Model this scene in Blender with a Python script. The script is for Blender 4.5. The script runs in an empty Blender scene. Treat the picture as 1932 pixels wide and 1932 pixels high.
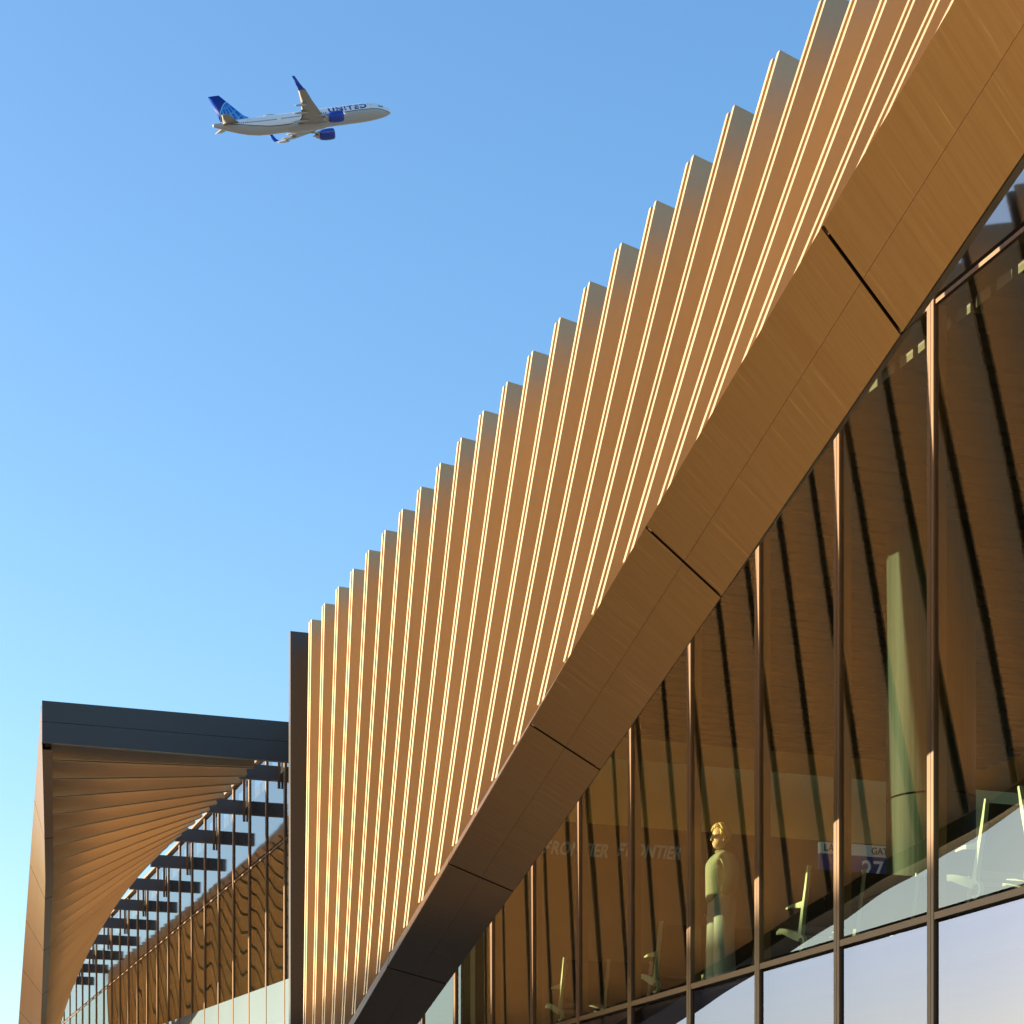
import bpy, bmesh, math, random
from mathutils import Vector, Matrix
random.seed(7)
C = bpy.context.scene.collection
sc = bpy.context.scene

# ------------------------------------------------------------------ camera, sky, sun, exposure
EYE = 1.6
YAW = math.radians(19.429)
cam = bpy.data.cameras.new('camera')
cam.sensor_width = 36.0
cam.lens = 3850.0 / 1932.0 * 36.0
cam.shift_y = (2353.0 - 966.0) / 1932.0
cam.clip_start, cam.clip_end = 0.1, 20000.0
camo = bpy.data.objects.new('camera', cam)
C.objects.link(camo)
camo.location = (0, 0, EYE)
camo.rotation_euler = (math.pi / 2, 0, -YAW)
sc.camera = camo

SUN_P, SUN_Q = -0.5, -0.14            # direction the light travels: (1, p, q)
sd = Vector((1, SUN_P, SUN_Q)).normalized()
SUN_EL = math.asin(-sd.z)
SUN_AZ = math.atan2(-sd.x, -sd.y)     # clockwise from +Y
w = bpy.data.worlds.new('World')
sc.world = w
w.use_nodes = True
nt = w.node_tree
bg = nt.nodes['Background']
sky = nt.nodes.new('ShaderNodeTexSky')
sky.sky_type = 'NISHITA'
sky.sun_disc = False
sky.sun_elevation = SUN_EL
sky.sun_rotation = SUN_AZ
sky.altitude = 50
sky.air_density = 1.0
sky.dust_density = 2.0
sky.ozone_density = 2.6
hs = nt.nodes.new('ShaderNodeHueSaturation')      # white balance of the sky light
hs.inputs['Hue'].default_value = 0.504
hs.inputs['Saturation'].default_value = 1.14
gm = nt.nodes.new('ShaderNodeGamma')
gm.inputs['Gamma'].default_value = 0.95
nt.links.new(sky.outputs[0], hs.inputs['Color'])
nt.links.new(hs.outputs[0], gm.inputs['Color'])
nt.links.new(gm.outputs[0], bg.inputs[0])
bg.inputs[1].default_value = 0.15
sun = bpy.data.lights.new('sun', 'SUN')
sun.energy = 5.0
sun.angle = math.radians(0.5)
sun.color = (1.0, 0.83, 0.58)
suno = bpy.data.objects.new('sun', sun)
C.objects.link(suno)
suno.rotation_euler = sd.to_track_quat('-Z', 'Y').to_euler()
suno.location = (-60, 30, 60)

sc.view_settings.view_transform = 'Standard'
sc.view_settings.look = 'None'
sc.view_settings.gamma = 1.0
sc.view_settings.exposure = 1.88
cy = sc.cycles
cy.use_denoising = True
cy.max_bounces = 10
cy.diffuse_bounces = 6
cy.glossy_bounces = 5
cy.transparent_max_bounces = 16
cy.caustics_reflective = False
cy.caustics_refractive = False
cy.sample_clamp_indirect = 5.0

# ------------------------------------------------------------------ helpers
SC = 7.3                              # one unit of the survey = 7.3 m


def W(x, y, z):
    return Vector((x * SC, y * SC, EYE + z * SC))


def link(name, me, mat=None, parent=None):
    o = bpy.data.objects.new(name, me)
    C.objects.link(o)
    if mat is not None:
        for m in (mat if isinstance(mat, (list, tuple)) else [mat]):
            me.materials.append(m)
    if parent is not None:
        o.parent = parent
    return o


def obj(name, bm, mat=None, parent=None, smooth=False):
    me = bpy.data.meshes.new(name)
    bmesh.ops.recalc_face_normals(bm, faces=bm.faces[:])
    bm.to_mesh(me)
    bm.free()
    if smooth:
        for p in me.polygons:
            p.use_smooth = True
    return link(name, me, mat, parent)


def empty(name, loc=(0, 0, 0)):
    o = bpy.data.objects.new(name, None)
    C.objects.link(o)
    o.location = loc
    return o


def tag(o, label=None, cat=None, group=None, kind=None):
    if label: o['label'] = label
    if cat: o['category'] = cat
    if group: o['group'] = group
    if kind: o['kind'] = kind
    return o


def add_box(bm, lo, hi):
    x0, y0, z0 = lo
    x1, y1, z1 = hi
    v = [bm.verts.new(p) for p in ((x0, y0, z0), (x1, y0, z0), (x1, y1, z0), (x0, y1, z0),
                                   (x0, y0, z1), (x1, y0, z1), (x1, y1, z1), (x0, y1, z1))]
    for f in ((0, 3, 2, 1), (4, 5, 6, 7), (0, 1, 5, 4), (1, 2, 6, 5), (2, 3, 7, 6), (3, 0, 4, 7)):
        bm.faces.new([v[i] for i in f])
    return v


def box(name, lo, hi, mat, parent=None, bevel=0.0):
    bm = bmesh.new()
    add_box(bm, lo, hi)
    if bevel:
        bmesh.ops.bevel(bm, geom=bm.edges[:], offset=bevel, segments=2, affect='EDGES')
    return obj(name, bm, mat, parent)


def ubox(name, lo, hi, mat, parent=None, bevel=0.0):
    return box(name, W(*lo), W(*hi), mat, parent, bevel)


def loft(bm, rings, cap=True):
    vs = [[bm.verts.new(p) for p in r] for r in rings]
    n = len(vs[0])
    for a, b in zip(vs[:-1], vs[1:]):
        for i in range(n):
            bm.faces.new((a[i], a[(i + 1) % n], b[(i + 1) % n], b[i]))
    if cap:
        bm.faces.new(vs[0][::-1])
        bm.faces.new(vs[-1])
    return vs


def tube(bm, pts, r, n=8):
    rings = []
    for i, p in enumerate(pts):
        p = Vector(p)
        d = (Vector(pts[min(i + 1, len(pts) - 1)]) - Vector(pts[max(i - 1, 0)])).normalized()
        u = d.orthogonal().normalized() if i == 0 else (u - d * u.dot(d)).normalized()
        v = d.cross(u)
        rr = r[i] if isinstance(r, (list, tuple)) else r
        rings.append([p + (u * math.cos(a) + v * math.sin(a)) * rr for a in (2 * math.pi * k / n for k in range(n))])
    loft(bm, rings)


# ------------------------------------------------------------------ materials
def mat(name):
    m = bpy.data.materials.new(name)
    m.use_nodes = True
    t = m.node_tree
    return m, t, t.nodes['Principled BSDF']


def N(t, kind, **kw):
    n = t.nodes.new(kind)
    for k, v in kw.items():
        setattr(n, k, v)
    return n


def plain(name, col, rough=0.5, metal=0.0, var=0.12, scale=3.0, spec=0.5):
    """a paint with faint uneven tone and a little uneven gloss"""
    m, t, b = mat(name)
    tc = N(t, 'ShaderNodeTexCoord')
    nz = N(t, 'ShaderNodeTexNoise')
    nz.inputs['Scale'].default_value = scale
    nz.inputs['Detail'].default_value = 5
    t.links.new(tc.outputs['Object'], nz.inputs['Vector'])
    mx = N(t, 'ShaderNodeMix', data_type='RGBA')
    mx.inputs[6].default_value = tuple(c * (1 - var) for c in col) + (1,)
    mx.inputs[7].default_value = tuple(min(1, c * (1 + var)) for c in col) + (1,)
    t.links.new(nz.outputs['Fac'], mx.inputs[0])
    t.links.new(mx.outputs[2], b.inputs['Base Color'])
    mr = N(t, 'ShaderNodeMapRange')
    mr.inputs[3].default_value = max(0.02, rough - 0.06)
    mr.inputs[4].default_value = min(1, rough + 0.06)
    t.links.new(nz.outputs['Fac'], mr.inputs[0])
    t.links.new(mr.outputs[0], b.inputs['Roughness'])
    b.inputs['Metallic'].default_value = metal
    b.inputs['Specular IOR Level'].default_value = spec
    return m


M_fin = plain('bronze_fin_paint', (0.53, 0.358, 0.188), rough=0.42, metal=0.5, var=0.06, scale=0.7, spec=0.4)
M_fascia = plain('bronze_fascia_panel', (0.045, 0.036, 0.032), rough=0.35, metal=0.0, var=0.08, scale=1.2)
t = M_fin.node_tree
oi = N(t, 'ShaderNodeObjectInfo')
mr = N(t, 'ShaderNodeMapRange')
mr.inputs[3].default_value, mr.inputs[4].default_value = 0.93, 1.07
t.links.new(oi.outputs['Random'], mr.inputs[0])
hv = N(t, 'ShaderNodeHueSaturation')
b = t.nodes['Principled BSDF']
src = b.inputs['Base Color'].links[0].from_socket
t.links.new(src, hv.inputs['Color'])
t.links.new(mr.outputs[0], hv.inputs['Value'])
t.links.new(hv.outputs[0], b.inputs['Base Color'])
M_dark = plain('dark_anodised_metal', (0.035, 0.028, 0.025), rough=0.4, metal=0.4, var=0.2)
M_mullion = plain('bronze_mullion_metal', (0.14, 0.074, 0.028), rough=0.45, metal=0.0, var=0.08)
M_outrigger = plain('dark_grey_steel_paint', (0.05, 0.052, 0.06), rough=0.5, var=0.1)
M_concrete = plain('pale_concrete', (0.44, 0.38, 0.30), rough=0.85, var=0.18, scale=1.5)
M_floor = plain('grey_interior_floor', (0.12, 0.11, 0.10), rough=0.4)
M_inner = plain('interior_wall_brown', (0.20, 0.13, 0.07), rough=0.7)
M_inner_pale = plain('interior_wall_ochre', (0.55, 0.46, 0.22), rough=0.8)
M_white = plain('warm_white_paint', (0.78, 0.78, 0.74), rough=0.4, var=0.03)
M_sky_reflection = plain('pale_blue_sky_reflection', (0.030, 0.075, 0.105), rough=0.5, var=0.04, scale=0.6)  # colour stands in for pale sky mirrored in the far glass


def brushed():
    m, t, b = mat('brushed_bronze_panel')
    uv = N(t, 'ShaderNodeUVMap')
    mp = N(t, 'ShaderNodeMapping')
    mp.inputs['Scale'].default_value = (26.0, 0.55, 1.0)
    mp.inputs['Rotation'].default_value = (0, 0, math.radians(2))
    nz = N(t, 'ShaderNodeTexNoise')
    nz.inputs['Scale'].default_value = 1.0
    nz.inputs['Detail'].default_value = 6
    nz.inputs['Roughness'].default_value = 0.75
    t.links.new(uv.outputs[0], mp.inputs[0])
    t.links.new(mp.outputs[0], nz.inputs['Vector'])
    cr = N(t, 'ShaderNodeValToRGB')
    e = cr.color_ramp.elements
    e[0].position, e[0].color = 0.35, (0.104, 0.050, 0.0135, 1)
    e[1].position, e[1].color = 0.60, (0.118, 0.060, 0.017, 1)
    x = e.new(0.74)
    x.color = (0.21, 0.12, 0.045, 1)
    t.links.new(nz.outputs['Fac'], cr.inputs[0])
    t.links.new(cr.outputs[0], b.inputs['Base Color'])
    b.inputs['Metallic'].default_value = 0.5
    b.inputs['Specular IOR Level'].default_value = 0.25
    b.inputs['Roughness'].default_value = 0.38
    bp = N(t, 'ShaderNodeBump')
    bp.inputs['Strength'].default_value = 0.08
    bp.inputs['Distance'].default_value = 0.01
    t.links.new(nz.outputs['Fac'], bp.inputs['Height'])
    t.links.new(bp.outputs[0], b.inputs['Normal'])
    return m


M_brushed = brushed()


def glass(name, refl, tint, ior, rough=0.0):
    m = bpy.data.materials.new(name)
    m.use_nodes = True
    t = m.node_tree
    t.nodes.remove(t.nodes['Principled BSDF'])
    out = t.nodes['Material Output']
    fr = N(t, 'ShaderNodeFresnel')
    ge = N(t, 'ShaderNodeNewGeometry')                 # a thin sheet mirrors the same from either side
    mi = N(t, 'ShaderNodeMix', data_type='FLOAT')
    mi.inputs[2].default_value, mi.inputs[3].default_value = ior, 1.0 / ior
    t.links.new(ge.outputs['Backfacing'], mi.inputs[0])
    t.links.new(mi.outputs[0], fr.inputs['IOR'])
    gl = N(t, 'ShaderNodeBsdfGlossy')
    gl.inputs['Color'].default_value = (*refl, 1)
    gl.inputs['Roughness'].default_value = rough
    tr = N(t, 'ShaderNodeBsdfTransparent')
    tr.inputs['Color'].default_value = (*tint, 1)
    mx = N(t, 'ShaderNodeMixShader')
    t.links.new(fr.outputs[0], mx.inputs[0])
    t.links.new(tr.outputs[0], mx.inputs[1])
    t.links.new(gl.outputs[0], mx.inputs[2])
    t.links.new(mx.outputs[0], out.inputs['Surface'])
    return m


M_glass = glass('tinted_reflective_glass', (0.86, 0.87, 0.82), (0.80, 0.88, 0.68), 2.5)
M_glass_top = glass('coated_clerestory_glass', (0.95, 0.95, 0.97), (0.30, 0.33, 0.36), 3.2, 0.05)
M_glass_low = glass('lavender_coated_glass', (0.76, 0.77, 1.0), (0.35, 0.36, 0.40), 3.3)


def emit(name, col, s):
    m, t, b = mat(name)
    b.inputs['Base Color'].default_value = (*col, 1)
    b.inputs['Emission Color'].default_value = (*col, 1)
    b.inputs['Emission Strength'].default_value = s
    return m


# ------------------------------------------------------------------ ground
def asphalt():
    m, t, b = mat('asphalt')
    tc = N(t, 'ShaderNodeTexCoord')
    a = N(t, 'ShaderNodeTexNoise')
    a.inputs['Scale'].default_value = 0.25
    a.inputs['Detail'].default_value = 8
    c = N(t, 'ShaderNodeTexNoise')
    c.inputs['Scale'].default_value = 60
    t.links.new(tc.outputs['Object'], a.inputs['Vector'])
    t.links.new(tc.outputs['Object'], c.inputs['Vector'])
    mx = N(t, 'ShaderNodeMix', data_type='RGBA')
    mx.inputs[6].default_value = (0.035, 0.035, 0.037, 1)
    mx.inputs[7].default_value = (0.085, 0.082, 0.078, 1)
    ad = N(t, 'ShaderNodeMath', operation='MULTIPLY_ADD')
    ad.inputs[1].default_value = 0.5
    t.links.new(a.outputs['Fac'], ad.inputs[0])
    hf = N(t, 'ShaderNodeMath', operation='MULTIPLY')
    hf.inputs[1].default_value = 0.5
    t.links.new(c.outputs['Fac'], hf.inputs[0])
    t.links.new(hf.outputs[0], ad.inputs[2])
    t.links.new(ad.outputs[0], mx.inputs[0])
    t.links.new(mx.outputs[2], b.inputs['Base Color'])
    b.inputs['Roughness'].default_value = 0.9
    return m


def sheet(name, x0, x1, y0, y1, z, m):
    bm = bmesh.new()
    bm.faces.new([bm.verts.new(p) for p in ((x0, y0, z), (x1, y0, z), (x1, y1, z), (x0, y1, z))])
    return tag(obj(name, bm, m), kind='structure')


M_ground = plain('dry_pale_ground', (0.30, 0.27, 0.22), rough=0.95, var=0.25, scale=0.05)
sheet('ground', -6000, 6000, -6000, 6000, 0.0, M_ground)
sheet('road', -26, -3.0, -300, 600, 0.004, asphalt())
M_paint = plain('road_marking_paint', (0.72, 0.72, 0.70), rough=0.7)
for xx in (-10.5, -18.0):
    bm = bmesh.new()
    y = -60.0
    while y < 200:
        bm.faces.new([bm.verts.new(p) for p in ((xx, y, .008), (xx + .12, y, .008), (xx + .12, y + 3, .008), (xx, y + 3, .008))])
        y += 9
    tag(obj('road_marking', bm, M_paint), kind='structure')
pv = bmesh.new()
add_box(pv, (-2.8, -120, 0.003), (9.02, 400, 0.15))
tag(obj('pavement', pv, M_concrete), kind='structure')
kb = bmesh.new()
add_box(kb, (-3.0, -120, 0.002), (-2.803, 400, 0.155))
tag(obj('kerb', kb, plain('kerb_stone', (0.42, 0.41, 0.39), rough=0.9)), kind='structure')

# ------------------------------------------------------------------ terminal building behind the canopies
XG = 1.232
ZF = 0.382                            # upper floor / lower transom
ZU = 1.082                            # upper transom
ZC = 1.356                            # glass top
ZGND = (0.15 - EYE) / SC + .0005
MS = 0.2228
near_m = [2.044 + MS * k for k in range(-9, 14)]
far_m = [5.300 + .2224 * k for k in range(0, 30)]
far_m = [y for y in far_m]
ys = [y for y in near_m if y < 4.95] + far_m
bld = tag(empty('terminal_building', W(XG, 4.2, ZGND)),
          'long airport terminal with tall bronze tinted glass front and bronze mullions behind the canopies', 'building')
binv = Matrix.Translation(-bld.location)


def bobj(name, bm, m, parent=None, smooth=False):
    """part of the building: world-space mesh, parented keeping place"""
    bm.transform(binv)
    return obj(name, bm, m, parent or bld, smooth)


def bbox_(name, lo, hi, m, parent=None):
    bm = bmesh.new()
    add_box(bm, W(*lo), W(*hi))
    return bobj(name, bm, m, parent)


# mullions: grooved cap standing proud of the glass
def mullion(y):
    c = W(XG, y, 0)
    hw = 0.056
    prof = [(0.0, -hw), (-0.018, -hw), (-0.026, -hw + .003), (-0.026, -0.010), (-0.016, -0.010), (-0.016, -0.003), (-0.026, -0.003), (-0.026, .026),
            (-0.012, .026), (-0.012, .034), (-0.022, .034), (-0.022, hw), (0.10, hw), (0.10, -hw)]
    z0, z1 = W(0, 0, ZGND).z, W(0, 0, ZC).z
    bm = bmesh.new()
    loft(bm, [[(c.x + a, c.y + b_, z0) for a, b_ in prof], [(c.x + a, c.y + b_, z1) for a, b_ in prof]])
    return bobj('mullion', bm, M_mullion)


for y in ys:
    mullion(y)


def pane(name, y0, y1, z0, z1, m, amp, nz=14):
    g = 0.0085
    a, b_ = W(XG, y0 + g, z0), W(XG, y1 - g, z1)
    bm = bmesh.new()
    ny = 12
    am = amp * random.uniform(-0.5, 0.5)
    tw = amp * random.uniform(0.25, 0.6)
    tl = random.uniform(-.0005, .0005)
    ph = random.uniform(0, 6)
    rows = []
    for j in range(nz + 1):
        r = []
        v = j / nz
        for i in range(ny + 1):
            u = i / ny
            d = am * (1 + .5 * math.sin(2.2 * v + ph)) * math.sin(math.pi * u) + tw * math.cos(1.7 * v + ph) * math.sin(2 * math.pi * u)
            d += tl * (b_.y - a.y) * (u - .5)
            r.append(bm.verts.new((a.x + d, a.y + (b_.y - a.y) * u, a.z + (b_.z - a.z) * v)))
        rows.append(r)
    for j in range(nz):
        for i in range(ny):
            bm.faces.new((rows[j][i], rows[j + 1][i], rows[j + 1][i + 1], rows[j][i + 1]))
    bm.normal_update()
    if sum(f.normal.x for f in bm.faces) > 0:
        bmesh.ops.reverse_faces(bm, faces=bm.faces[:])
    bm.transform(binv)
    me = bpy.data.meshes.new(name)
    bm.to_mesh(me)
    bm.free()
    for p in me.polygons:
        p.use_smooth = True
    return link(name, me, m, bld)


for y0, y1 in zip(ys[:-1], ys[1:]):
    am = 0.0020 if y0 < 4.5 else 0.0020
    pane('lower_pane', y0, y1, ZGND, ZF - .012, M_glass_low, am * .5, 8)
    pane('window_pane', y0, y1, ZF + .004, ZU - .008, M_glass, am, 20)
    pane('upper_pane', y0, y1, ZU + .006, ZC - .004, M_glass_top, am * .6, 8)
Y0, Y1 = ys[0], ys[-1]
for z, h, pr in ((ZF, .008, .003), (ZU, .005, .0012)):
    bbox_('transom', (XG - pr, Y0, z - h), (XG + .012, Y1, z), M_mullion)
bbox_('coping', (XG - .01, Y0, ZC), (XG + .03, Y1, ZC + .008), M_mullion)
for a, b_ in (((XG + .03, Y0 - .3), (5.5, .9)), ((XG + .03, .9), (2.5, 3.95)), ((3.6, .9), (5.5, 3.95)), ((XG + .03, 3.95), (5.5, Y1))):
    bbox_('roof', (*a, ZC - .06), (*b_, ZC - .03), M_concrete)      # the open bay between is added, unseen, to let daylight into the hall
bbox_('floor_slab', (XG + .013, Y0 - .3, ZF - .06), (5.5, Y1, ZF - .009), M_floor)
bbox_('back_wall', (5.5, Y0 - .3, ZGND), (5.6, Y1, ZC), M_inner)
bbox_('end_wall', (XG + .03, Y0 - .36, ZGND), (5.5, Y0 - .3, ZC), M_inner)
bbox_('end_wall', (XG + .03, Y1, ZGND), (5.5, Y1 + .06, ZC), M_inner)
# slatted ceiling over the hall
bm = bmesh.new()
y = Y0
while y < 3.94:
    add_box(bm, W(XG + .03, y, 1.062), W(2.5, y + .030, 1.075))
    y += 0.042
bobj('slat_ceiling', bm, plain('ceiling_slat', (0.10, 0.08, 0.06), rough=0.6))
# cross wall inside the hall (carries the airline lettering), paler bulkhead above
YW = 4.0
bbox_('cross_wall', (1.33, YW, ZF - .009), (3.4, YW + .03, 0.893), M_inner)
bbox_('bulkhead', (1.33, YW + .10, 0.893), (3.4, YW + .13, 1.06), M_inner_pale)
# round perforated column near the glass
COL = (1.60, 2.66)
bm = bmesh.new()
cc = W(COL[0], COL[1], 0)
rc = 0.48
n = 48
zs = [W(0, 0, ZF - .009).z, W(0, 0, .664).z]
loft(bm, [[(cc.x + rc * math.cos(a), cc.y + rc * math.sin(a), z) for a in (2 * math.pi * k / n for k in range(n))] for z in zs])
zs = [W(0, 0, .667).z, W(0, 0, 1.062).z]
loft(bm, [[(cc.x + rc * math.cos(a), cc.y + rc * math.sin(a), z) for a in (2 * math.pi * k / n for k in range(n))] for z in zs])


def perforated():
    m, t, b = mat('perforated_pale_metal')
    tc = N(t, 'ShaderNodeTexCoord')
    vo = N(t, 'ShaderNodeTexVoronoi')
    vo.inputs['Scale'].default_value = 38
    vo.inputs['Randomness'].default_value = 0.0
    t.links.new(tc.outputs['Object'], vo.inputs['Vector'])
    cr = N(t, 'ShaderNodeValToRGB')
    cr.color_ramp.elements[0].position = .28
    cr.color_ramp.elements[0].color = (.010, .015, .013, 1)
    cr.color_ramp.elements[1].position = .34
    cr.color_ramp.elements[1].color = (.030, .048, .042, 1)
    t.links.new(vo.outputs['Distance'], cr.inputs[0])
    t.links.new(cr.outputs[0], b.inputs['Base Color'])
    b.inputs['Roughness'].default_value = .6
    b.inputs['Specular IOR Level'].default_value = .2
    return m


colo = bobj('column', bm, perforated())
# added opaque sloping panel on the far bays, painted as reflected pale sky
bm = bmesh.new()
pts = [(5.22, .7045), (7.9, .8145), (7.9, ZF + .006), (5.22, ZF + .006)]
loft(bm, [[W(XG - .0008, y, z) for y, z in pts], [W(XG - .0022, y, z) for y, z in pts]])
bobj('sky_reflection_panel', bm, M_sky_reflection)
# outriggers from the glass out to the canopy, each with a thin hanger plate
for i in range(-9, 11):
    y = 5.352 + .4468 * i
    if y < 0.1 or 4.25 < y < 5.0:
        continue
    o = bbox_('outrigger', (1.108, y, 1.2476), (XG - .0006, y + .018, 1.286), M_outrigger)
    bbox_('hanger_plate', (XG - .009, y - .003, 1.225), (XG - .001, y - .0008, 1.345), M_mullion, o).matrix_parent_inverse = Matrix()

# ------------------------------------------------------------------ the twisted fin canopies
ZT = 1.282
FIN0, FINS = 4.17536, 0.110057
DEP = 0.097
bP = Vector((0.87805, 2.74463, 0.54977))
bD = Vector((0.080598, 1.0, -0.202838))
PITCH = 5.748
PHI = [(-.90, 90), (0, 68), (1.449, 46.2), (1.89, 36.2), (2.324, 27.8), (2.765, 19.1), (3.2, 12.9), (4.175, 1.0)]
FW, FT = 0.103, 0.022


def phi(y):
    if y <= PHI[0][0]:
        return math.radians(PHI[0][1])
    for (a, pa), (b_, pb) in zip(PHI[:-1], PHI[1:]):
        if y <= b_:
            return math.radians(pa + (pb - pa) * (y - a) / (b_ - a))
    return math.radians(PHI[-1][1])


def beam(y, dx):
    """outer edge point, across direction (outer to inner), thickness direction at station y"""
    p = bP + bD * (y - bP.y)
    s = max(0.0, min(1.0, (4.175 - y) / 2.2))
    p = p + Vector((dx * s, 0, 0))
    f = phi(y)
    return p, Vector((math.cos(f), 0, -math.sin(f))), Vector((math.sin(f), 0, math.cos(f)))


def line_x(p, d, q, e):
    """intersection of p+s d with q+t e in the XZ plane"""
    den = d.x * e.z - d.z * e.x
    s = ((q.x - p.x) * e.z - (q.z - p.z) * e.x) / den
    return p + d * s


def make_fin(y, dx, root, inv):
    p, o, v = beam(y, dx)
    q = p + v * FT
    top = Vector((1.0, 0, ZT))
    q = Vector((q.x, 0, q.z))
    d = (q - top).normalized()
    th = math.atan2(-d.x, -d.z)
    nrm = Vector((math.cos(th), 0, -math.sin(th)))
    ext = 0.075 * math.sin(th) ** 2
    T, t, ti = 0.0225, 0.0063, 0.0045
    g1, g2 = 0.014, 0.040
    prof = [(0, 0), (t, 0), (t, g1), (T - t, g1), (T - t, 0), (T, 0), (T, DEP), (T - ti, DEP), (T - ti, DEP - g2), (ti, DEP - g2), (ti, DEP), (0, DEP)]
    bot, up = [], []
    for a, s in prof:
        base = top + nrm * s
        b0 = line_x(base, d, q, o)
        t0 = base - d * ext
        bot.append(W(b0.x, y + a, b0.z))
        up.append(W(t0.x, y + a, t0.z))
    bm = bmesh.new()
    loft(bm, [bot, up])
    bm.transform(inv)
    return obj('fin', bm, M_fin, root)


def make_canopy(shift, dx, px0, label):
    root = tag(empty('fin_canopy', W(1.0, 1.7, 0.26) ), label, 'canopy', 'twisted bronze fin canopies along the terminal')
    inv = Matrix.Translation(-root.location)
    for k in range(1 if px0 else 4, 46):
        make_fin(FIN0 - FINS * k, dx, root, inv)
    # edge beam: dark core with brushed panels over it
    def ring(y, u0, u1, t0, t1):
        p, o, v = beam(y, dx)
        return [W(*(p + o * (FW * u) + v * (FT * t))) for u, t in ((u0, t0), (u1, t0), (u1, t1), (u0, t1))]
    ya, yb = FIN0 - FINS * 45.6, 4.165
    bm = bmesh.new()
    loft(bm, [ring(ya + (yb - ya) * i / 48, .06, .94, .25, .85) for i in range(49)])
    bm.transform(inv)
    core = obj('edge_beam', bm, M_dark, root)
    j = [1.449 + .4386 * i for i in range(-6, 8)]
    j = [ya] + [y for y in j if ya + .1 < y < yb - .1] + [yb]
    gp = 0.0021
    for y0, y1 in zip(j[:-1], j[1:]):
        for u0, u1 in ((0, .4985), (.5015, 1)):
            bm = bmesh.new()
            uvl = bm.loops.layers.uv.new('UVMap')
            n = 28
            st = [y0 + gp + (y1 - y0 - 2 * gp) * i / n for i in range(n + 1)]
            # L-shaped sheet: the broad face and its own return along the edge
            def prof(y):
                p, o, v = beam(y, dx)
                if u0 == 0:
                    pr = [(1, 1.0), (0, 0), (0, 0)]
                    return [(p + v * FT, 0.0, -FT), (p, 0.0, 0.0), (p + o * FW * u1, 0, FW * u1)]
                return [(p + o * FW * u0, 0, FW * u0), (p + o * FW, 0, FW), (p + o * FW + v * FT, 0, FW + FT)]
            vs = []
            for y in st:
                pp = prof(y)
                vs.append([(bm.verts.new(W(*pp[i][0])), (y * SC + (0 if u0 == 0 else 3.3), pp[i][2] * SC)) for i in (0, 1, 1, 2)])
            for a, b_ in zip(vs[:-1], vs[1:]):
                for i in (0, 2):
                    quad = (a[i], a[i + 1], b_[i + 1], b_[i])
                    f = bm.faces.new([x[0] for x in quad])
                    for lp, x in zip(f.loops, quad):
                        lp[uvl].uv = x[1]
            bm.transform(inv)
            bm.normal_update()
            if u0 == 0:
                bmesh.ops.reverse_faces(bm, faces=bm.faces[:])
            pn = obj('cladding_panel', bm, M_brushed, core)
            md = pn.modifiers.new('thickness', 'SOLIDIFY')
            md.thickness = 0.012
            md.offset = 0
    # end plate at the far end: a deep upright plate
    ye = 4.170
    if px0:
        bm = bmesh.new()
        add_box(bm, W(px0, ye, -.02), W(1.105, ye + .016, ZT + .004))
        bm.transform(inv)
        obj('end_plate', bm, M_fascia, root)
    # level fascia at the near end, two boards with a seam
    yf = ya - .016
    xo = beam(ya, dx)[0].x
    for a, b_ in ((1.1835, 1.2315), (1.2325, 1.281)):
        bm = bmesh.new()
        add_box(bm, W(xo - .002, yf - .014, a), W(XG - .012, yf, b_))
        bm.transform(inv)
        obj('fascia', bm, M_fascia, root)
    root.location = root.location + Vector((0, shift * SC, 0))
    return root


make_canopy(0.0, 0.0, .9806, 'nearer canopy of tall upright bronze fins over the right half, above a wide beam')
make_canopy(PITCH, -0.035, None, 'farther canopy at lower left, its fanned bronze underside below a dark level fascia')

# ------------------------------------------------------------------ parking garage across the road (shades the lower storey)
gar = tag(empty('parking_garage', (-30, 20, 0)), 'plain concrete parking garage across the road from the terminal', 'building')
for i in range(4):
    z = 3.0 * i
    bm = bmesh.new()
    add_box(bm, (-30, -60, z + .004 if i == 0 else z), (0, 36, z + .35))
    add_box(bm, (0.002, -60, z + .01), (0.16, 36, z + 1.35))
    obj('deck', bm, M_concrete, gar)
bm = bmesh.new()
for i in range(13):
    add_box(bm, (-.9, -59 + 7.8 * i, .36), (-.3, -58.2 + 7.8 * i, 9.0))
obj('pillar_row', bm, M_concrete, gar)
bm = bmesh.new()
add_box(bm, (-30.4, -60, .01), (-30.01, 36, 10.2))
obj('rear_wall', bm, M_concrete, gar)

# ------------------------------------------------------------------ lettering helper
def text_bm(s, size, ext=0.0, bold=0.0, spacing=1.0, res=4):
    cu = bpy.data.curves.new('lettering', 'FONT')
    cu.body = s
    cu.size = size
    cu.extrude = ext
    cu.offset = bold
    cu.space_character = spacing
    cu.resolution_u = res
    o = bpy.data.objects.new('lettering', cu)
    C.objects.link(o)
    dg = bpy.context.evaluated_depsgraph_get()
    me = bpy.data.meshes.new_from_object(o.evaluated_get(dg))
    bpy.data.objects.remove(o)
    bpy.data.curves.remove(cu)
    bm = bmesh.new()
    bm.from_mesh(me)
    bpy.data.meshes.remove(me)
    return bm


# ------------------------------------------------------------------ airline lettering on the cross wall
M_letter = emit('grey_sign_letter', (0.30, 0.32, 0.32), 0.03)
M_letter_g = plain('dull_green_letter', (0.30, 0.42, 0.36), rough=0.5)


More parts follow.
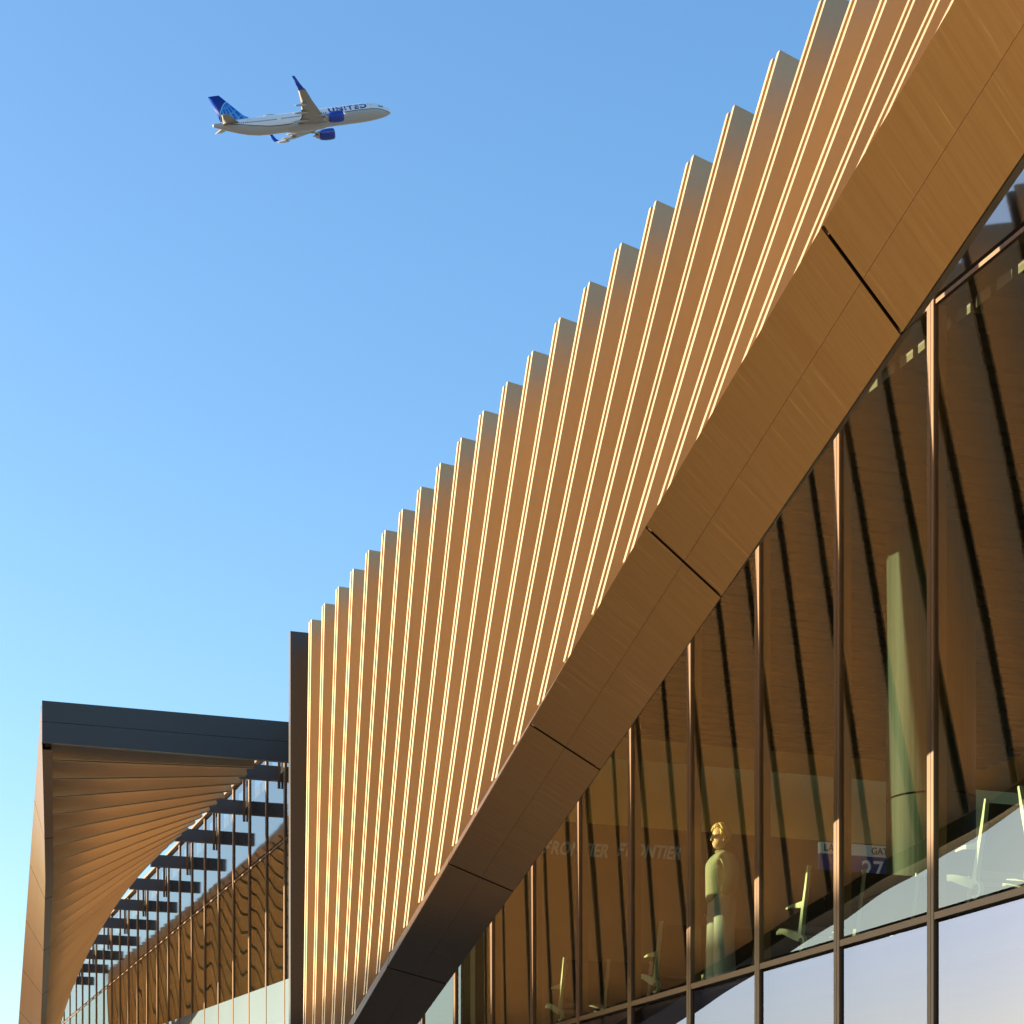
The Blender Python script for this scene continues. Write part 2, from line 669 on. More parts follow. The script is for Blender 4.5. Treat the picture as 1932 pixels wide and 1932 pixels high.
def frontier(x0, x1, z, label):
    bm = text_bm('RONTIER', 1.0, 0.06, 0.018)
    xs = [v.co.x for v in bm.verts]
    a, b_ = min(xs), max(xs)
    wd = (x1 - x0) * SC
    first = wd * 0.135
    k = (wd - first) / (b_ - a)
    kz = 0.20 / 0.70
    root = tag(empty('airline_sign', W(x0, YW, z) + Vector((0, -.012, 0))), label, 'sign', 'airline lettering on the hall wall')
    for v in bm.verts:
        x, y, d = v.co
        v.co = Vector((first + (x - a) * k + y * kz * .28, -.04 + d * .2, y * kz))
    obj('lettering', bm, M_letter, root)
    # first letter: an F built from three slanted bars
    bm = bmesh.new()
    for zz, ln in ((0.0, .45), (.075, .80), (.15, 1.0)):
        h = 0.048
        pr = [(zz * .28 + .01, zz), (zz * .28 + first * .80 * ln, zz), ((zz + h) * .28 + first * .80 * ln, zz + h), ((zz + h) * .28 + .01, zz + h)]
        loft(bm, [[(x, -.05, q) for x, q in pr], [(x, -.02, q) for x, q in pr]])
    obj('initial', bm, M_letter, root)


frontier(1.474, 1.622, .822, 'grey slanted airline lettering on the hall wall, the one nearer the glass')
frontier(1.643, 1.790, .828, 'grey slanted airline lettering on the hall wall, second, deeper inside the hall')

# ------------------------------------------------------------------ gate sign
gs = tag(empty('gate_sign', W(1.53, 2.75, .57)), 'hanging gate sign with pale header over a violet board beside the round column', 'sign')


def gpart(name, lo, hi, m):
    bm = bmesh.new()
    a, b_ = W(*lo), W(*hi)
    add_box(bm, a - gs.location, b_ - gs.location)
    return obj(name, bm, m, gs)


gpart('board', (1.463, 2.75, .556), (1.66, 2.757, .5948), emit('violet_sign_board', (0.05, 0.045, 0.17), .06))
gpart('header', (1.463, 2.7485, .5953), (1.66, 2.757, .612), emit('pale_sign_header', (0.30, 0.34, 0.40), .08))
for x in (1.49, 1.63):
    gpart('hanger_rod', (x, 2.753, .6125), (x + .0015, 2.7545, 1.06), M_dark)
M_ink = plain('dark_sign_ink', (0.02, 0.03, 0.08), rough=.5)
M_num = emit('pale_sign_number', (0.36, 0.40, 0.46), .08)
for s, x, z, yy, size, m in (('LA', 1.468, .5985, 2.7475, .112, M_ink), ('GATE', 1.549, .5985, 2.7475, .105, M_ink), ('27', 1.533, .562, 2.7492, .28, M_num)):
    bm = text_bm(s, size, .002, .002)
    p = W(x, yy, z) - gs.location
    for v in bm.verts:
        v.co = Vector((p.x + v.co.x, p.y + v.co.z, p.z + v.co.y))
    obj('lettering', bm, m, gs)

# ------------------------------------------------------------------ rows of airport seats just inside the glass
ZFL = EYE + (ZF - .009) * SC
M_frame = plain('pale_cast_seat_frame', (0.50, 0.55, 0.42), rough=0.35, var=.03)
M_pad = plain('black_seat_pad', (0.02, 0.02, 0.022), rough=0.6)


def seat_row():
    root = empty('seat_row')
    # side view, y forward, z up (origin on the floor under the hub)
    def stem(pts, wd, x, bm):
        rings = []
        for i, (p, r) in enumerate(zip(pts, wd)):
            a = Vector(pts[max(i - 1, 0)]); b_ = Vector(pts[min(i + 1, len(pts) - 1)])
            d = (b_ - a).normalized()
            nn = Vector((-d.y, d.x))
            rings.append([(x - .02, p[0] + nn.x * r, p[1] + nn.y * r), (x + .02, p[0] + nn.x * r, p[1] + nn.y * r),
                          (x + .02, p[0] - nn.x * r, p[1] - nn.y * r), (x - .02, p[0] - nn.x * r, p[1] - nn.y * r)])
        loft(bm, rings)
    fr = None
    for i in range(4):
        x = i * .60
        if fr is None:
            bm = bmesh.new()
            stem([(-.02, .30), (-.05, .42), (-.09, .58), (-.15, .78), (-.20, .98)], [.035, .028, .024, .020, .012], 0, bm)
            stem([(-.02, .30), (.10, .345), (.30, .41), (.40, .43), (.47, .415)], [.035, .040, .030, .026, .014], 0, bm)
            stem([(-.10, .62), (.0, .625), (.14, .64), (.26, .63)], [.035, .026, .014, .008], 0, bm)
            ring = []
            for k in range(13):
                a = math.pi * (1.25 + 1.5 * k / 12)
                ring.append((-.05 + .065 * math.cos(a + math.pi), .25 - .065 * math.sin(a)))
            stem(ring, [.012] * 13, 0, bm)
            fr = obj('side_frame', bm, M_frame, root)
        else:
            o = fr.copy(); C.objects.link(o); o.parent = root
            o.location.x = x
    pad = bk = None
    for i in range(3):
        if pad is None:
            bm = bmesh.new()
            loft(bm, [[(x, -.0, .36), (x, .42, .45), (x, .44, .43), (x, 0., .335)] for x in (.03, .57)])
            pad = obj('seat', bm, M_pad, root)
            bm = bmesh.new()
            loft(bm, [[(x, -.055, .42), (x, -.19, .95), (x, -.215, .945), (x, -.085, .41)] for x in (.03, .57)])
            bk = obj('backrest', bm, M_pad, root)
        else:
            for s in (pad, bk):
                o = s.copy(); C.objects.link(o); o.parent = root; o.location.x = i * .6
    bm = bmesh.new()
    add_box(bm, (.03, -.08, .23), (1.77, -.02, .28))
    obj('beam', bm, M_dark, root)
    for x in (.35, 1.45):
        bm = bmesh.new()
        add_box(bm, (x - .03, -.07, .012), (x + .03, -.03, .228))
        add_box(bm, (x - .03, -.28, 0), (x + .03, .22, .0118))
        obj('leg', bm, M_dark, root)
    return root


def copy_tree(o, parent=None):
    c = o.copy()
    C.objects.link(c)
    c.parent = parent
    for ch in list(o.children):
        copy_tree(ch, c)
    return c


seat0 = seat_row()
seats = [(2.026, 0, 'row of black seats in pale frames by the glass, nearest one facing away'),
         (1.905, 1, 'row of seats back to back with the nearest pale framed row, at the right edge'),
         (2.454, 0, 'row of pale framed seats by the glass, below the gate sign'),
         (2.943, 0, 'row of pale framed seats by the glass, just left of the standing person'),
         (3.364, 0, 'row of pale framed seats by the glass, farthest left, under the airline lettering')]
for i, (y, back, lab) in enumerate(seats):
    o = seat0 if i == 0 else copy_tree(seat0)
    x = 1.275
    o.location = (x * SC, y * SC, ZFL)
    if back:
        o.location.x += 1.8
        o.rotation_euler = (0, 0, math.pi)
    tag(o, lab, 'seats', 'seat rows inside the glass')

# ------------------------------------------------------------------ the person behind the glass
M_skin = plain('skin', (0.62, 0.38, 0.25), rough=.5, var=.05)
M_hair = plain('blond_hair', (0.62, 0.44, 0.18), rough=.5, var=.35, scale=40)


def knit():
    m, t, b = mat('green_grey_knit')
    tc = N(t, 'ShaderNodeTexCoord')
    nz = N(t, 'ShaderNodeTexNoise')
    nz.inputs['Scale'].default_value = 90
    nz.inputs['Detail'].default_value = 4
    t.links.new(tc.outputs['Object'], nz.inputs['Vector'])
    mx = N(t, 'ShaderNodeMix', data_type='RGBA')
    mx.inputs[6].default_value = (0.12, 0.125, 0.085, 1)
    mx.inputs[7].default_value = (0.34, 0.345, 0.25, 1)
    t.links.new(nz.outputs['Fac'], mx.inputs[0])
    t.links.new(mx.outputs[2], b.inputs['Base Color'])
    b.inputs['Roughness'].default_value = .95
    bp = N(t, 'ShaderNodeBump')
    bp.inputs['Strength'].default_value = .6
    bp.inputs['Distance'].default_value = .01
    t.links.new(nz.outputs['Fac'], bp.inputs['Height'])
    t.links.new(bp.outputs[0], b.inputs['Normal'])
    return m


M_trouser = plain('pale_grey_trousers', (0.30, 0.32, 0.31), rough=.85, var=.1, scale=8)
M_shoe = plain('teal_shoe', (0.05, 0.22, 0.22), rough=.5)
M_lens = plain('dark_lens', (0.012, 0.010, 0.008), rough=.35, spec=.25)


def skinned(name, chains, m, parent, root=0, sub=2):
    """chains: lists of (x,y,z,rx,ry); a chain whose first item is ('@', index) starts at an earlier vertex"""
    verts, edges, rad = [], [], []
    for ch in chains:
        prev = None
        for p in ch:
            if p[0] == '@':
                prev = p[1]
                continue
            verts.append(p[:3]); rad.append(p[3:5] if len(p) > 4 else (p[3], p[3]))
            i = len(verts) - 1
            if prev is not None:
                edges.append((prev, i))
            prev = i
    me = bpy.data.meshes.new(name)
    me.from_pydata(verts, edges, [])
    o = link(name, me, m, parent)
    md = o.modifiers.new('skin', 'SKIN')
    md.use_smooth_shade = True
    for i, sv in enumerate(me.skin_vertices[0].data):
        sv.radius = rad[i]
        sv.use_root = i == root
    s = o.modifiers.new('subdivision', 'SUBSURF')
    s.levels = s.render_levels = sub
    return o


def finger(px, py, pz, dx, dy, dz, ln, r):
    return [(px + dx * ln * k / 3, py + dy * ln * k / 3, pz + dz * ln * k / 3, r * (1 - .12 * k)) for k in range(1, 4)]


def person():
    # x forward, y left, z up
    ch = [[(0, 0, .93, .13, .10), (0, 0, 1.08, .12, .10), (.01, 0, 1.24, .14, .10), (0, 0, 1.36, .12, .085), (-.008, 0, 1.43, .056), (.004, 0, 1.48, .052), (.010, 0, 1.53, .045)]]
    base = 7
    # left arm (nearer the camera): elbow out, hand at the trouser pocket
    ch.append([('@', 3), (0, .175, 1.355, .058), (-.03, .25, 1.15, .046), (.0, .235, 1.02, .038), (.06, .165, .90, .030), (.06, .125, .85, .034, .022)])
    n = base + 5
    for k, (oy, ln) in enumerate(((.028, .070), (.010, .078), (-.010, .074), (-.026, .058))):
        ch.append([('@', n - 1)] + finger(.06, .120 + oy * .8, .83, .15, .0, -.98, ln, .0085))
    ch.append([('@', n - 1)] + finger(.085, .11, .85, .5, -.2, -.8, .045, .0095))
    n += 15
    # right arm hanging
    ch.append([('@', 3), (0, -.175, 1.355, .058), (-.02, -.225, 1.11, .045), (.02, -.27, .88, .031), (.035, -.285, .83, .036, .022)])
    h = n + 3
    for k, (ox, ln) in enumerate(((.026, .070), (.009, .078), (-.009, .074), (-.025, .058))):
        ch.append([('@', h)] + finger(.035 + ox, -.287, .81, .12, .03, -.98, ln, .0085))
    ch.append([('@', h)] + finger(.07, -.275, .825, .6, .2, -.75, .052, .0095))
    n = h + 1 + 15
    # legs
    for s in (1, -1):
        ch.append([('@', 0), (0, .095 * s, .84, .098, .098), (.01, .10 * s, .48, .062), (-.01, .105 * s, .11, .042), (.02, .11 * s, .055, .042, .04), (.13, .125 * s, .035, .040, .03)])
    tmp = skinned('person', ch, M_skin, None)
    dg = bpy.context.evaluated_depsgraph_get()
    me = bpy.data.meshes.new_from_object(tmp.evaluated_get(dg))
    bpy.data.objects.remove(tmp)
    bm = bmesh.new()
    bm.from_mesh(me)
    H = [(1.455, .062, -.010, .022), (1.466, .088, -.030, .037), (1.485, .098, -.045, .050), (1.505, .097, -.058, .058), (1.522, .092, -.066, .062), (1.548, .094, -.078, .067),
         (1.575, .088, -.088, .071), (1.598, .098, -.094, .074), (1.63, .096, -.096, .075), (1.66, .080, -.088, .068), (1.682, .045, -.060, .046), (1.692, .012, -.03, .02)]
    rings = []
    for z, f, bk, wd in H:
        c, r = (f + bk) / 2, (f - bk) / 2
        rings.append([(c + r * math.copysign(abs(math.cos(a)) ** .85, math.cos(a)), wd * math.sin(a) * (1 - .12 * math.cos(a)), z) for a in (2 * math.pi * k / 28 for k in range(28))])
    loft(bm, rings)
    # nose, lips, ears grow out of the head
    loft(bm, [[(.080, y, z) for y, z in ((-.008, 1.590), (.008, 1.590), (.018, 1.530), (-.018, 1.530))], [(.101, y, z) for y, z in ((-.005, 1.585), (.005, 1.585), (.013, 1.531), (-.013, 1.531))],
              [(.124, y, z) for y, z in ((-.006, 1.548), (.006, 1.548), (.009, 1.534), (-.009, 1.534))]])
    for c, sc3 in (((.092, 0, 1.513), (.013, .022, .006)), ((.091, 0, 1.502), (.013, .020, .006)), ((-.004, .074, 1.560), (.017, .010, .030)), ((-.004, -.074, 1.560), (.017, .010, .030))):
        bmesh.ops.create_uvsphere(bm, u_segments=14, v_segments=10, radius=1, matrix=Matrix.Translation(c) @ Matrix.Diagonal((*sc3, 1)))
    me2 = bpy.data.meshes.new('person')
    bm.to_mesh(me2)
    bm.free()
    body = link('person', me2, M_skin)
    rm = body.modifiers.new('one_skin', 'REMESH')
    rm.mode = 'VOXEL'
    rm.voxel_size = .0045
    rm.use_smooth_shade = True
    sm = body.modifiers.new('soften', 'SMOOTH')
    sm.factor, sm.iterations = .5, 3
    tag(body, 'person in a chunky green knit sweater and sunglasses standing behind the glass', 'person')
    # sweater
    sw = [[(0, 0, .865, .18, .145), (0, 0, .95, .19, .15), (0, 0, 1.05, .185, .15), (.01, 0, 1.22, .185, .14), (0, 0, 1.35, .155, .115), (0, 0, 1.415, .085, .08), (0, 0, 1.445, .072, .072)],
          [('@', 4), (0, .19, 1.345, .085), (-.035, .275, 1.15, .088), (.0, .26, 1.02, .085), (.055, .205, .935, .055)],
          [('@', 4), (0, -.19, 1.345, .085), (-.025, -.25, 1.12, .085), (.015, -.265, .97, .078), (.02, -.27, .90, .052)]]
    skinned('sweater', sw, knit(), body)
    tr = [[(0, 0, 1.03, .145, .115), (0, 0, .90, .165, .14)]]
    for s in (1, -1):
        tr.append([('@', 1), (.0, .105 * s, .80, .125), (.015, .115 * s, .48, .118), (.01, .12 * s, .15, .128), (.01, .12 * s, .055, .130)])
    skinned('trousers', tr, M_trouser, body)
    for s in (1, -1):
        skinned('shoe', [[(-.055, .115 * s, .05, .046), (.03, .115 * s, .052, .05, .048), (.13, .125 * s, .045, .048, .04), (.19, .13 * s, .04, .036, .03)]], M_shoe, body)
    # short wavy hair: one shell of locks over the skull
    bm = bmesh.new()
    rnd = random.Random(3)
    for k in range(230):
        u, v = rnd.uniform(-math.pi, math.pi), rnd.uniform(-.55, 1.5)
        fx = math.cos(u) * math.cos(v)
        if fx > .35 and v < .95 or v < -.1 and fx > -.05:
            continue
        c = Vector((.012 + .100 * fx, .088 * math.sin(u) * math.cos(v), 1.605 + .105 * math.sin(v)))
        nn = Vector((fx, math.sin(u) * math.cos(v), math.sin(v)))
        tdir = (Vector((-.4, 0, -1)) - nn * nn.dot(Vector((-.4, 0, -1)))).normalized()
        side = nn.cross(tdir)
        ln = rnd.uniform(.045, .075)
        ww = rnd.uniform(-.35, .35)
        pts = [c - tdir * ln * .5 - nn * .008, c + nn * .008, c + tdir * ln * .5 + side * ww * .05, c + tdir * ln + side * ww * .08 - nn * .01]
        tube(bm, pts, [.010, .015, .012, .004], 5)
    obj('hair', bm, M_hair, body, True)
    # sunglasses
    bm = bmesh.new()
    for s in (1, -1):
        ring = []
        for dx in (0, .004):
            ring.append([(.112 + dx - .30 * abs(.033 * s + .030 * math.cos(a)) ** 1.4, .033 * s + .030 * math.cos(a), 1.574 + .023 * math.sin(a)) for a in (2 * math.pi * k / 16 for k in range(16))])
        loft(bm, ring)
        tube(bm, [(.098, .062 * s, 1.584), (.06, .080 * s, 1.584), (.0, .083 * s, 1.578)], .0035, 6)
    tube(bm, [(.112, -.007, 1.580), (.114, 0, 1.582), (.112, .007, 1.580)], .0035, 6)
    obj('sunglasses', bm, M_lens, body)
    return body


pe = person()
pe.location = (1.259 * SC, 2.664 * SC, ZFL)
pe.rotation_euler = (0, 0, math.atan2(.10, -1.0))
pe.scale = (1.0, 1.0, 1.0)

# ------------------------------------------------------------------ the airliner
M_gray = plain('grey_wing_paint', (0.27, 0.25, 0.22), rough=.5, var=.06, scale=.6)
M_fair = plain('pale_grey_fairing', (0.42, 0.43, 0.42), rough=.45, var=.04)
M_blue = plain('deep_blue_paint', (0.008, 0.045, 0.33), rough=.3, var=.05)
M_navy = plain('navy_lettering', (0.01, 0.04, 0.24), rough=.4, var=.05)
M_win = plain('dark_window', (0.03, 0.045, 0.08), rough=.2)
M_metal = plain('bare_metal', (0.35, 0.33, 0.31), rough=.35, metal=.8)


def livery():
    m, t, b = mat('white_and_grey_livery')
    tc = N(t, 'ShaderNodeTexCoord')
    sx = N(t, 'ShaderNodeSeparateXYZ')
    t.links.new(tc.outputs['Object'], sx.inputs[0])
    mr = N(t, 'ShaderNodeMapRange')
    mr.inputs[1].default_value, mr.inputs[2].default_value = -22.5, 22.5
    t.links.new(sx.outputs['X'], mr.inputs[0])
    fc = N(t, 'ShaderNodeFloatCurve')
    cv = fc.mapping.curves[0]
    pts = [(-22.5, 1.9), (-20.5, 1.5), (-15.6, .40), (-11.5, -.45), (-7.3, -.9), (-2.4, -.85), (2, -.35), (6, -.05), (9.6, .08), (15, .12), (18.2, 0), (20.5, -.5), (22.5, -1.2)]
    cv.points[0].location = ((pts[0][0] + 22.5) / 45, pts[0][1] / 4 + .5)
    cv.points[1].location = ((pts[-1][0] + 22.5) / 45, pts[-1][1] / 4 + .5)
    for x, z in pts[1:-1]:
        cv.points.new((x + 22.5) / 45, z / 4 + .5)
    fc.mapping.update()
    t.links.new(mr.outputs[0], fc.inputs['Value'])
    ml = N(t, 'ShaderNodeMath', operation='MULTIPLY_ADD')
    ml.inputs[1].default_value, ml.inputs[2].default_value = 4, -2
    t.links.new(fc.outputs[0], ml.inputs[0])
    su = N(t, 'ShaderNodeMath', operation='SUBTRACT')
    t.links.new(sx.outputs['Z'], su.inputs[0])
    t.links.new(ml.outputs[0], su.inputs[1])
    m2 = N(t, 'ShaderNodeMapRange')
    m2.inputs[1].default_value, m2.inputs[2].default_value = -.5, .5
    t.links.new(su.outputs[0], m2.inputs[0])
    cr = N(t, 'ShaderNodeValToRGB')
    cr.color_ramp.interpolation = 'CONSTANT'
    e = cr.color_ramp.elements
    e[0].position, e[0].color = 0, (.40, .39, .37, 1)
    e[1].position, e[1].color = .42, (.02, .02, .04, 1)
    x = e.new(.58)
    x.color = (.74, .75, .77, 1)
    t.links.new(m2.outputs[0], cr.inputs[0])
    t.links.new(cr.outputs[0], b.inputs['Base Color'])
    b.inputs['Roughness'].default_value = .35
    return m


def globe_tail():
    m, t, b = mat('blue_globe_tail_paint')
    tc = N(t, 'ShaderNodeTexCoord')
    sx = N(t, 'ShaderNodeSeparateXYZ')
    t.links.new(tc.outputs['Object'], sx.inputs[0])

    def mth(op, a, b_=None):
        n = N(t, 'ShaderNodeMath', operation=op)
        for i, v in enumerate((a, b_)):
            if v is None: continue
            if isinstance(v, (int, float)): n.inputs[i].default_value = v
            else: t.links.new(v, n.inputs[i])
        return n.outputs[0]
    X, Z = sx.outputs['X'], sx.outputs['Z']
    dx, dz = mth('SUBTRACT', X, -15.6), mth('SUBTRACT', Z, 2.4)
    r = mth('SQRT', mth('ADD', mth('MULTIPLY', dx, dx), mth('MULTIPLY', dz, dz)))
    inside = mth('LESS_THAN', r, 4.45)
    rim = mth('MULTIPLY', mth('LESS_THAN', r, 4.62), mth('GREATER_THAN', r, 4.40))
    px, pz = mth('SUBTRACT', X, -19.0), mth('SUBTRACT', Z, 8.2)
    rr = mth('SQRT', mth('ADD', mth('MULTIPLY', px, px), mth('MULTIPLY', pz, pz)))
    an = mth('ARCTAN2', px, mth('MULTIPLY', pz, -1))
    rad = mth('GREATER_THAN', mth('SINE', mth('MULTIPLY', an, 34)), -.15)
    arc = mth('GREATER_THAN', mth('ABSOLUTE', mth('SINE', mth('MULTIPLY', rr, 1.9))), .28)
    dark = mth('MULTIPLY', rad, arc)
    c1 = N(t, 'ShaderNodeMix', data_type='RGBA')
    c1.inputs[6].default_value = (.05, .30, .72, 1)
    c1.inputs[7].default_value = (.008, .09, .42, 1)
    t.links.new(dark, c1.inputs[0])
    c2 = N(t, 'ShaderNodeMix', data_type='RGBA')
    c2.inputs[6].default_value = (.006, .035, .25, 1)
    t.links.new(inside, c2.inputs[0])
    t.links.new(c1.outputs[2], c2.inputs[7])
    c3 = N(t, 'ShaderNodeMix', data_type='RGBA')
    t.links.new(rim, c3.inputs[0])
    t.links.new(c2.outputs[2], c3.inputs[6])
    c3.inputs[7].default_value = (.25, .50, .75, 1)
    t.links.new(c3.outputs[2], b.inputs['Base Color'])
    b.inputs['Roughness'].default_value = .3
    return m


def airliner():
    root = tag(empty('airliner'), 'white and grey passenger jet with blue tail and engines climbing in the sky', 'airplane')
    ST = [(22.25, -.55, .06), (22.0, -.54, .40), (21.4, -.47, .82), (20.5, -.33, 1.20), (19.3, -.16, 1.58), (18.0, -.05, 1.84), (16.4, 0, 2.01), (14.5, 0, 2.07),
          (0, 0, 2.07), (-9, 0, 2.07), (-11.5, .06, 2.02), (-14, .25, 1.83), (-16.5, .55, 1.50), (-19, .92, 1.05), (-21, 1.23, .62), (-22.1, 1.40, .36), (-22.3, 1.42, .28)]
    bm = bmesh.new()
    n = 36
    loft(bm, [[(x, r * .955 * math.cos(a), zc + r * math.sin(a)) for a in (2 * math.pi * k / n for k in range(n))] for x, zc, r in ST])
    fus = obj('fuselage', bm, livery(), root, True)

    def surf(x, th, out=.012):
        for (xa, za, ra), (xb, zb, rb) in zip(ST[:-1], ST[1:]):
            if xb <= x <= xa:
                f = (x - xa) / (xb - xa)
                zc, r = za + (zb - za) * f, ra + (rb - ra) * f + out
                return Vector((x, -r * .955 * math.cos(th), zc + r * math.sin(th)))
    # belly fairing
    bm = bmesh.new()
    loft(bm, [[(x, r * 1.02 * math.cos(a), -1.15 + hz * math.sin(a)) for a in (2 * math.pi * k / 24 for k in range(24))]
              for x, r, hz in ((7.2, .3, .15), (6.2, 1.2, .75), (4.5, 1.85, 1.15), (0, 2.05, 1.32), (-3, 1.9, 1.2), (-5.2, 1.1, .75), (-6.4, .3, .2))])
    obj('belly_fairing', bm, plain('grey_belly_paint', (.37, .36, .34), rough=.4, var=.04), root, True)

    def foil(x0, x1, th, up=1.0):
        """section outline: list of (x, dz)"""
        c = x0 - x1
        pts = []
        for f, h in ((0, 0), (.05, .55), (.2, .95), (.4, 1.0), (.7, .6), (1, .03)):
            pts.append((x0 - c * f, h * th * .55))
        for f, h in ((.7, .45), (.4, .8), (.2, .8), (.05, .5)):
            pts.append((x0 - c * f, -h * th * .45))
        return pts
    WS = [(1.2, 5.9, -2.0, -1.35, .85), (3.0, 4.9, -1.9, -1.18, .70), (6.4, 3.1, -1.85, -.86, .42), (12, .15, -2.75, .05, .28), (16.6, -2.2, -4.0, 1.30, .16)]
    for s in (-1, 1):
        bm = bmesh.new()
        loft(bm, [[(x, y * s, z + dz) for x, dz in foil(a, b_, th)] for y, a, b_, z, th in WS])
        wing = obj('wing', bm, M_gray, root, True)
        bm = bmesh.new()
        loft(bm, [[(x, y * s + dz * .7, z + dz * .5) for x, dz in foil(a, b_, th)] for y, a, b_, z, th in
                  ((16.62, -2.2, -4.0, 1.30, .16), (17.1, -2.75, -4.1, 1.55, .14), (17.45, -3.4, -4.5, 2.3, .12), (17.75, -4.45, -5.15, 4.1, .08))])
        obj('winglet', bm, M_blue, wing, True)
        for y, xa, ln in ((4.1, .6, 4.6), (8.1, -.4, 3.9), (11.9, -1.3, 3.2)):
            z = -1.55 + (y - 1.2) * .122
            bm = bmesh.new()
            loft(bm, [[(xa - ln * f, y * s + r * .8 * math.cos(a), z - .12 + r * math.sin(a)) for a in (2 * math.pi * k / 10 for k in range(10))]
                      for f, r in ((0, .03), (.2, .22), (.5, .30), (.8, .20), (1, .03))])
            obj('flap_fairing', bm, M_fair, wing, True)
        # engine
        cyy, czz = 5.75 * s, -1.95
        prof = [(8.35, 1.02), (8.45, 1.12), (8.2, 1.24), (7.4, 1.30), (6.2, 1.27), (5.2, 1.12), (4.75, 1.02)]
        bm = bmesh.new()
        rings = [[(x, cyy + r * math.cos(a), czz + r * math.sin(a)) for a in (2 * math.pi * k / 28 for k in range(28))] for x, r in prof]
        rings = [[(7.6, cyy + .93 * math.cos(a), czz + .93 * math.sin(a)) for a in (2 * math.pi * k / 28 for k in range(28))]] + rings
        loft(bm, rings)
        eng = obj('engine', bm, M_blue, root, True)
        bm = bmesh.new()
        loft(bm, [[(x, cyy + r * math.cos(a), czz + r * math.sin(a)) for a in (2 * math.pi * k / 20 for k in range(20))] for x, r in ((5.0, .78), (4.4, .72), (3.7, .50), (3.68, .30), (3.0, .05))])
        obj('exhaust_nozzle', bm, M_metal, eng, True)
        bm = bmesh.new()
        loft(bm, [[(7.2, cyy - .13, czz + 1.22), (7.2, cyy + .13, czz + 1.22), (4.3, cyy + .1, czz + .5), (4.3, cyy - .1, czz + .5)],
                  [(4.6, cyy - .13, -.95), (4.6, cyy + .13, -.95), (1.2, cyy + .1, -1.0), (1.2, cyy - .1, -1.0)]])
        obj('pylon', bm, M_fair, eng)
        bm = bmesh.new()
        bmesh.ops.create_uvsphere(bm, u_segments=10, v_segments=8, radius=.28, matrix=Matrix.Translation((7.0, cyy - .72, czz + .98)) if False else Matrix.Translation((7.35, cyy - 1.18 * .97, czz - .35)) @ Matrix.Diagonal((1.3, .25, .8, 1)))
        obj('emblem', bm, M_fair, eng, True)
        # tailplane
        bm = bmesh.new()
        loft(bm, [[(x, y * s, z + dz) for x, dz in foil(a, b_, th)] for y, a, b_, z, th in ((.5, -15.6, -19.9, 1.0, .34), (6.2, -19.3, -21.0, 1.55, .13))])
        obj('tailplane', bm, M_gray, root, True)
    # fin
    bm = bmesh.new()
    loft(bm, [[(x, dz, z) for x, dz in foil(a, b_, th)] for z, a, b_, th in ((1.3, -11.6, -20.2, .30), (2.25, -13.2, -20.35, .36), (2.9, -14.4, -20.5, .38), (7.9, -19.3, -22.0, .18))])
    obj('tail_fin', bm, globe_tail(), root, True)
    # lettering wrapped on the starboard side
    bm = text_bm('UNITED', 1.0, 0, .045, 1.22)
    xs = [v.co.x for v in bm.verts]
    a, b_ = min(xs), max(xs)
    bmesh.ops.subdivide_edges(bm, edges=bm.edges[:], cuts=2)
    for v in bm.verts:
        fx = (v.co.x - a) / (b_ - a)
        v.co = surf(6.2 + 9.7 * fx, .24 + v.co.y / .70 * .60, .015)
    obj('lettering', bm, M_navy, fus)
    # cabin windows, cockpit glass, doors
    wme = None
    for k in range(64):
        x = 14.9 - k * .50
        if 1.0 < x < 1.8 or -6.9 < x < -5.9 or x > 5.7:
            continue
        bm = bmesh.new()
        quad = [surf(x + dx, th, .02) for dx, th in ((-.12, .16), (.12, .16), (.12, .30), (-.12, .30))]
        bm.faces.new([bm.verts.new(p) for p in quad])
        obj('cabin_window', bm, M_win, fus)
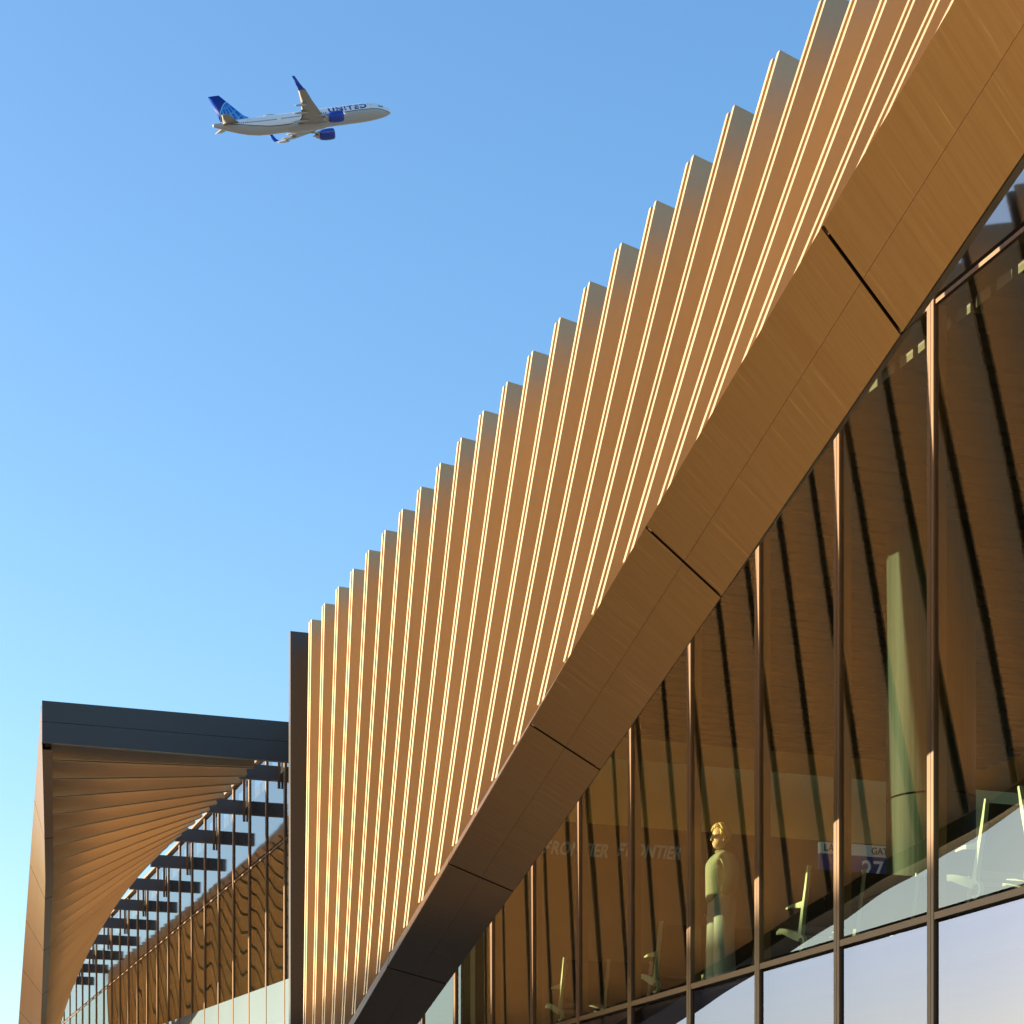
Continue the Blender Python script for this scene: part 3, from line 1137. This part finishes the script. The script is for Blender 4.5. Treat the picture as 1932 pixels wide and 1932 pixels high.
    for x0, x1, t0, t1 in ((20.15, 19.55, .40, .66), (19.5, 18.95, .36, .60)):
        bm = bmesh.new()
        bm.faces.new([bm.verts.new(surf(x, th, .02)) for x, th in ((x0, t0), (x1, t0), (x1, t1), (x0 - .15, t1))])
        obj('cockpit_window', bm, M_win, fus)
    for x in (17.1, -13.6):
        bm = bmesh.new()
        rect = [(x - .42, -.28), (x + .42, -.28), (x + .42, .62), (x - .42, .62)]
        pts = []
        for (xa, ta), (xb, tb) in zip(rect, rect[1:] + rect[:1]):
            pts += [surf(xa + (xb - xa) * q / 4, ta + (tb - ta) * q / 4, .01) for q in range(4)]
        tube(bm, pts + pts[:1], .02, 4)
        obj('door', bm, M_fair, fus)
    bm = bmesh.new()
    bmesh.ops.create_uvsphere(bm, u_segments=16, v_segments=8, radius=1, matrix=Matrix.Translation((-8.2, 0, 2.02)) @ Matrix.Diagonal((1.6, .5, .38, 1)))
    obj('antenna_dome', bm, M_fair, fus, True)
    bm = bmesh.new()
    bmesh.ops.create_uvsphere(bm, u_segments=10, v_segments=8, radius=.17, matrix=Matrix.Translation((9.6, -2.05, -.15)))
    obj('landing_light', bm, emit('landing_light', (1, .97, .9), 6), fus)
    return root


jet = airliner()
# attitude: measured columns (image right, image down, depth) of forward / port / up
rx = Vector((9.6, -1.9, -1.8)).normalized()
ry = Vector((-1.07, 3.2, -9.1))
ry = (ry - rx * ry.dot(rx)).normalized()
rz = rx.cross(ry)
cxp, cyp = 700.5 * 1932 / 2364, 278.4 * 1932 / 2364
depth = 497.0
right = Vector((math.cos(YAW), -math.sin(YAW), 0))
fw = Vector((math.sin(YAW), math.cos(YAW), 0))
ray = fw + right * ((cxp - 966) / 3850) + Vector((0, 0, (2353 - cyp) / 3850))
jet.location = Vector((0, 0, EYE)) + ray * depth
dpt = ray.normalized()
rgt = (right - dpt * right.dot(dpt)).normalized()
dwn = dpt.cross(rgt)
R = Matrix.Identity(3)
for c in range(3):
    col = rgt * rx[c] + dwn * ry[c] + dpt * rz[c]
    for r_ in range(3):
        R[r_][c] = col[r_]
jet.rotation_euler = R.to_euler()
